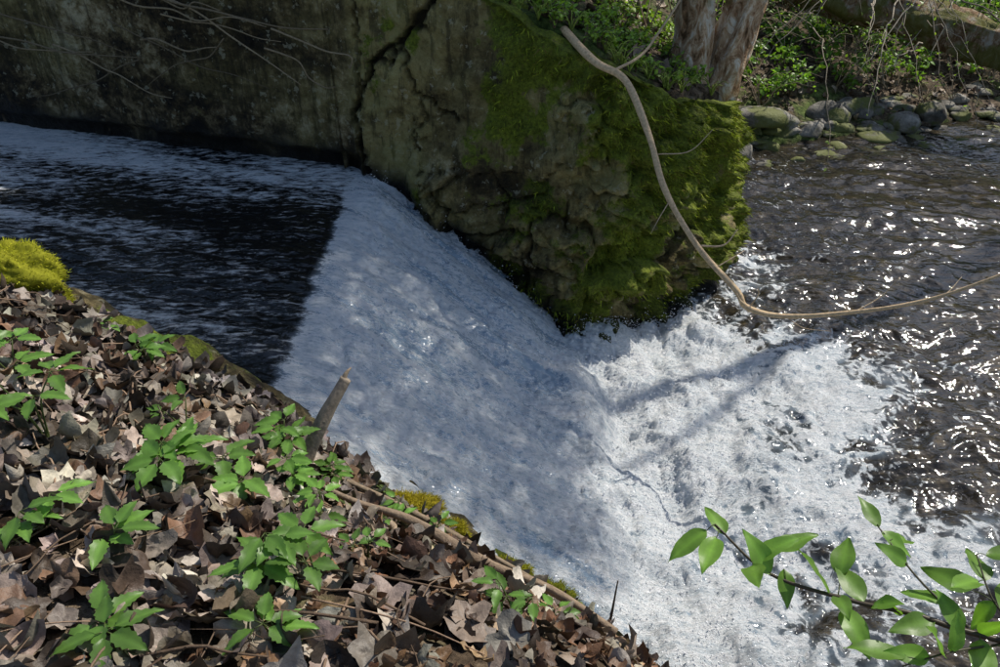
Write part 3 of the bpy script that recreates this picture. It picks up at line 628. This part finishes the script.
brush("wall_top_grass",land(60,-.6,1.6,.0,.25),8,.14,0,.02,(.1,.2,.03),(.30,.38,.07),.7)
A=Acc()
for i in range(18):
    x=rng.uniform(-4.4,-1.5);z=rng.uniform(1.9,2.6);pts=[]
    a=rng.uniform(.1,.8);sg=rng.choice([-1,1],p=[.3,.7]);L=rng.uniform(.6,1.8);cv=rng.uniform(-.15,.25)
    for t in np.linspace(0,1,6):
        xx=x+sg*math.cos(a)*L*t+rng.normal()*.02;zz=z-math.sin(a)*L*t*.5-cv*t*(1-t)*L+rng.normal()*.02
        xx=min(xx,-1.0-.05*t);pts.append((xx,5.28-.3*xx-.10-.02*math.sin(t*5+i),max(1.38,zz)))
    r=rng.uniform(.004,.010);V,F=tube(pts,[r,r*.8,r*.4],6,30,.05);A.add(V,F,np.array([.30,.23,.14])*rng.uniform(.5,1.3))
A.build("hanging_roots",M_twig)
A=Acc();LP=[]
for i in range(60):
    x=rng.uniform(4.0,7.8);y=yW(x)+rng.uniform(-.3,1.2);z=rng.uniform(1.0,2.4);a=rng.uniform(-2.7,-.9);L=rng.uniform(.6,2.2)
    p=crv([(x,y,z),(x+math.cos(a)*L*.35,y+math.sin(a)*L*.35,z-.05),(x+math.cos(a)*L*.7,y+math.sin(a)*L*.7,z-.25*L),(x+math.cos(a)*L,y+math.sin(a)*L,z-.5*L)],16)+rng.normal(size=(16,3))*.015
    V,F=tube(p,np.linspace(.010,.003,16)*rng.uniform(.5,1.3),5);A.add(V,F,np.array([.46,.39,.29])*rng.uniform(.5,1.4));LP.append(p[rng.integers(4,16,6)])
ob=A.build("overhanging_twigs",M_twig)
P_=np.concatenate(LP);N=len(P_);nn_=rng.normal(size=(N,3))+[0,0,1];nn_/=np.linalg.norm(nn_,axis=1,keepdims=True)
scatter("young_leaves",np.array([[[0,0,0],[.5,-.3,.06],[1,0,-.05],[.5,.3,.06]]]),np.array([[0,1,2,3]]),P_,nn_,.05*rng.uniform(.6,1.3,N),pal(N,[(.30,.42,.07),(.20,.31,.05)],[2,1]),M_leaf,.3,parent=ob,smooth=False)
# ---------------------------------------------------------------- light, world, camera
w=bpy.data.worlds.new("World");scene.world=w;w.use_nodes=True;nt_=w.node_tree
sky=nt_.nodes.new('ShaderNodeTexSky');sky.sky_type='NISHITA';sky.sun_disc=False;sky.sun_elevation=S_el;sky.sun_rotation=S_az
bg=nt_.nodes['Background'];nt_.links.new(sky.outputs[0],bg.inputs[0]);bg.inputs[1].default_value=.15
sl=bpy.data.lights.new("sun","SUN");sl.energy=5.;sl.angle=math.radians(.55);sl.color=(1,.94,.84)
so=bpy.data.objects.new("sun",sl);scene.collection.objects.link(so);so.rotation_euler=Vector(SD).to_track_quat('Z','Y').to_euler();so.location=(8,4,12)
cam=bpy.data.cameras.new("camera");cam.lens=28;cam.sensor_width=36;cam.clip_end=600;cam.clip_start=.05
co=bpy.data.objects.new("camera",cam);scene.collection.objects.link(co);co.location=(0,0,3.6);co.rotation_euler=(math.radians(55),0,0);scene.camera=co
scene.view_settings.view_transform='Standard';scene.view_settings.look='None';scene.view_settings.exposure=0
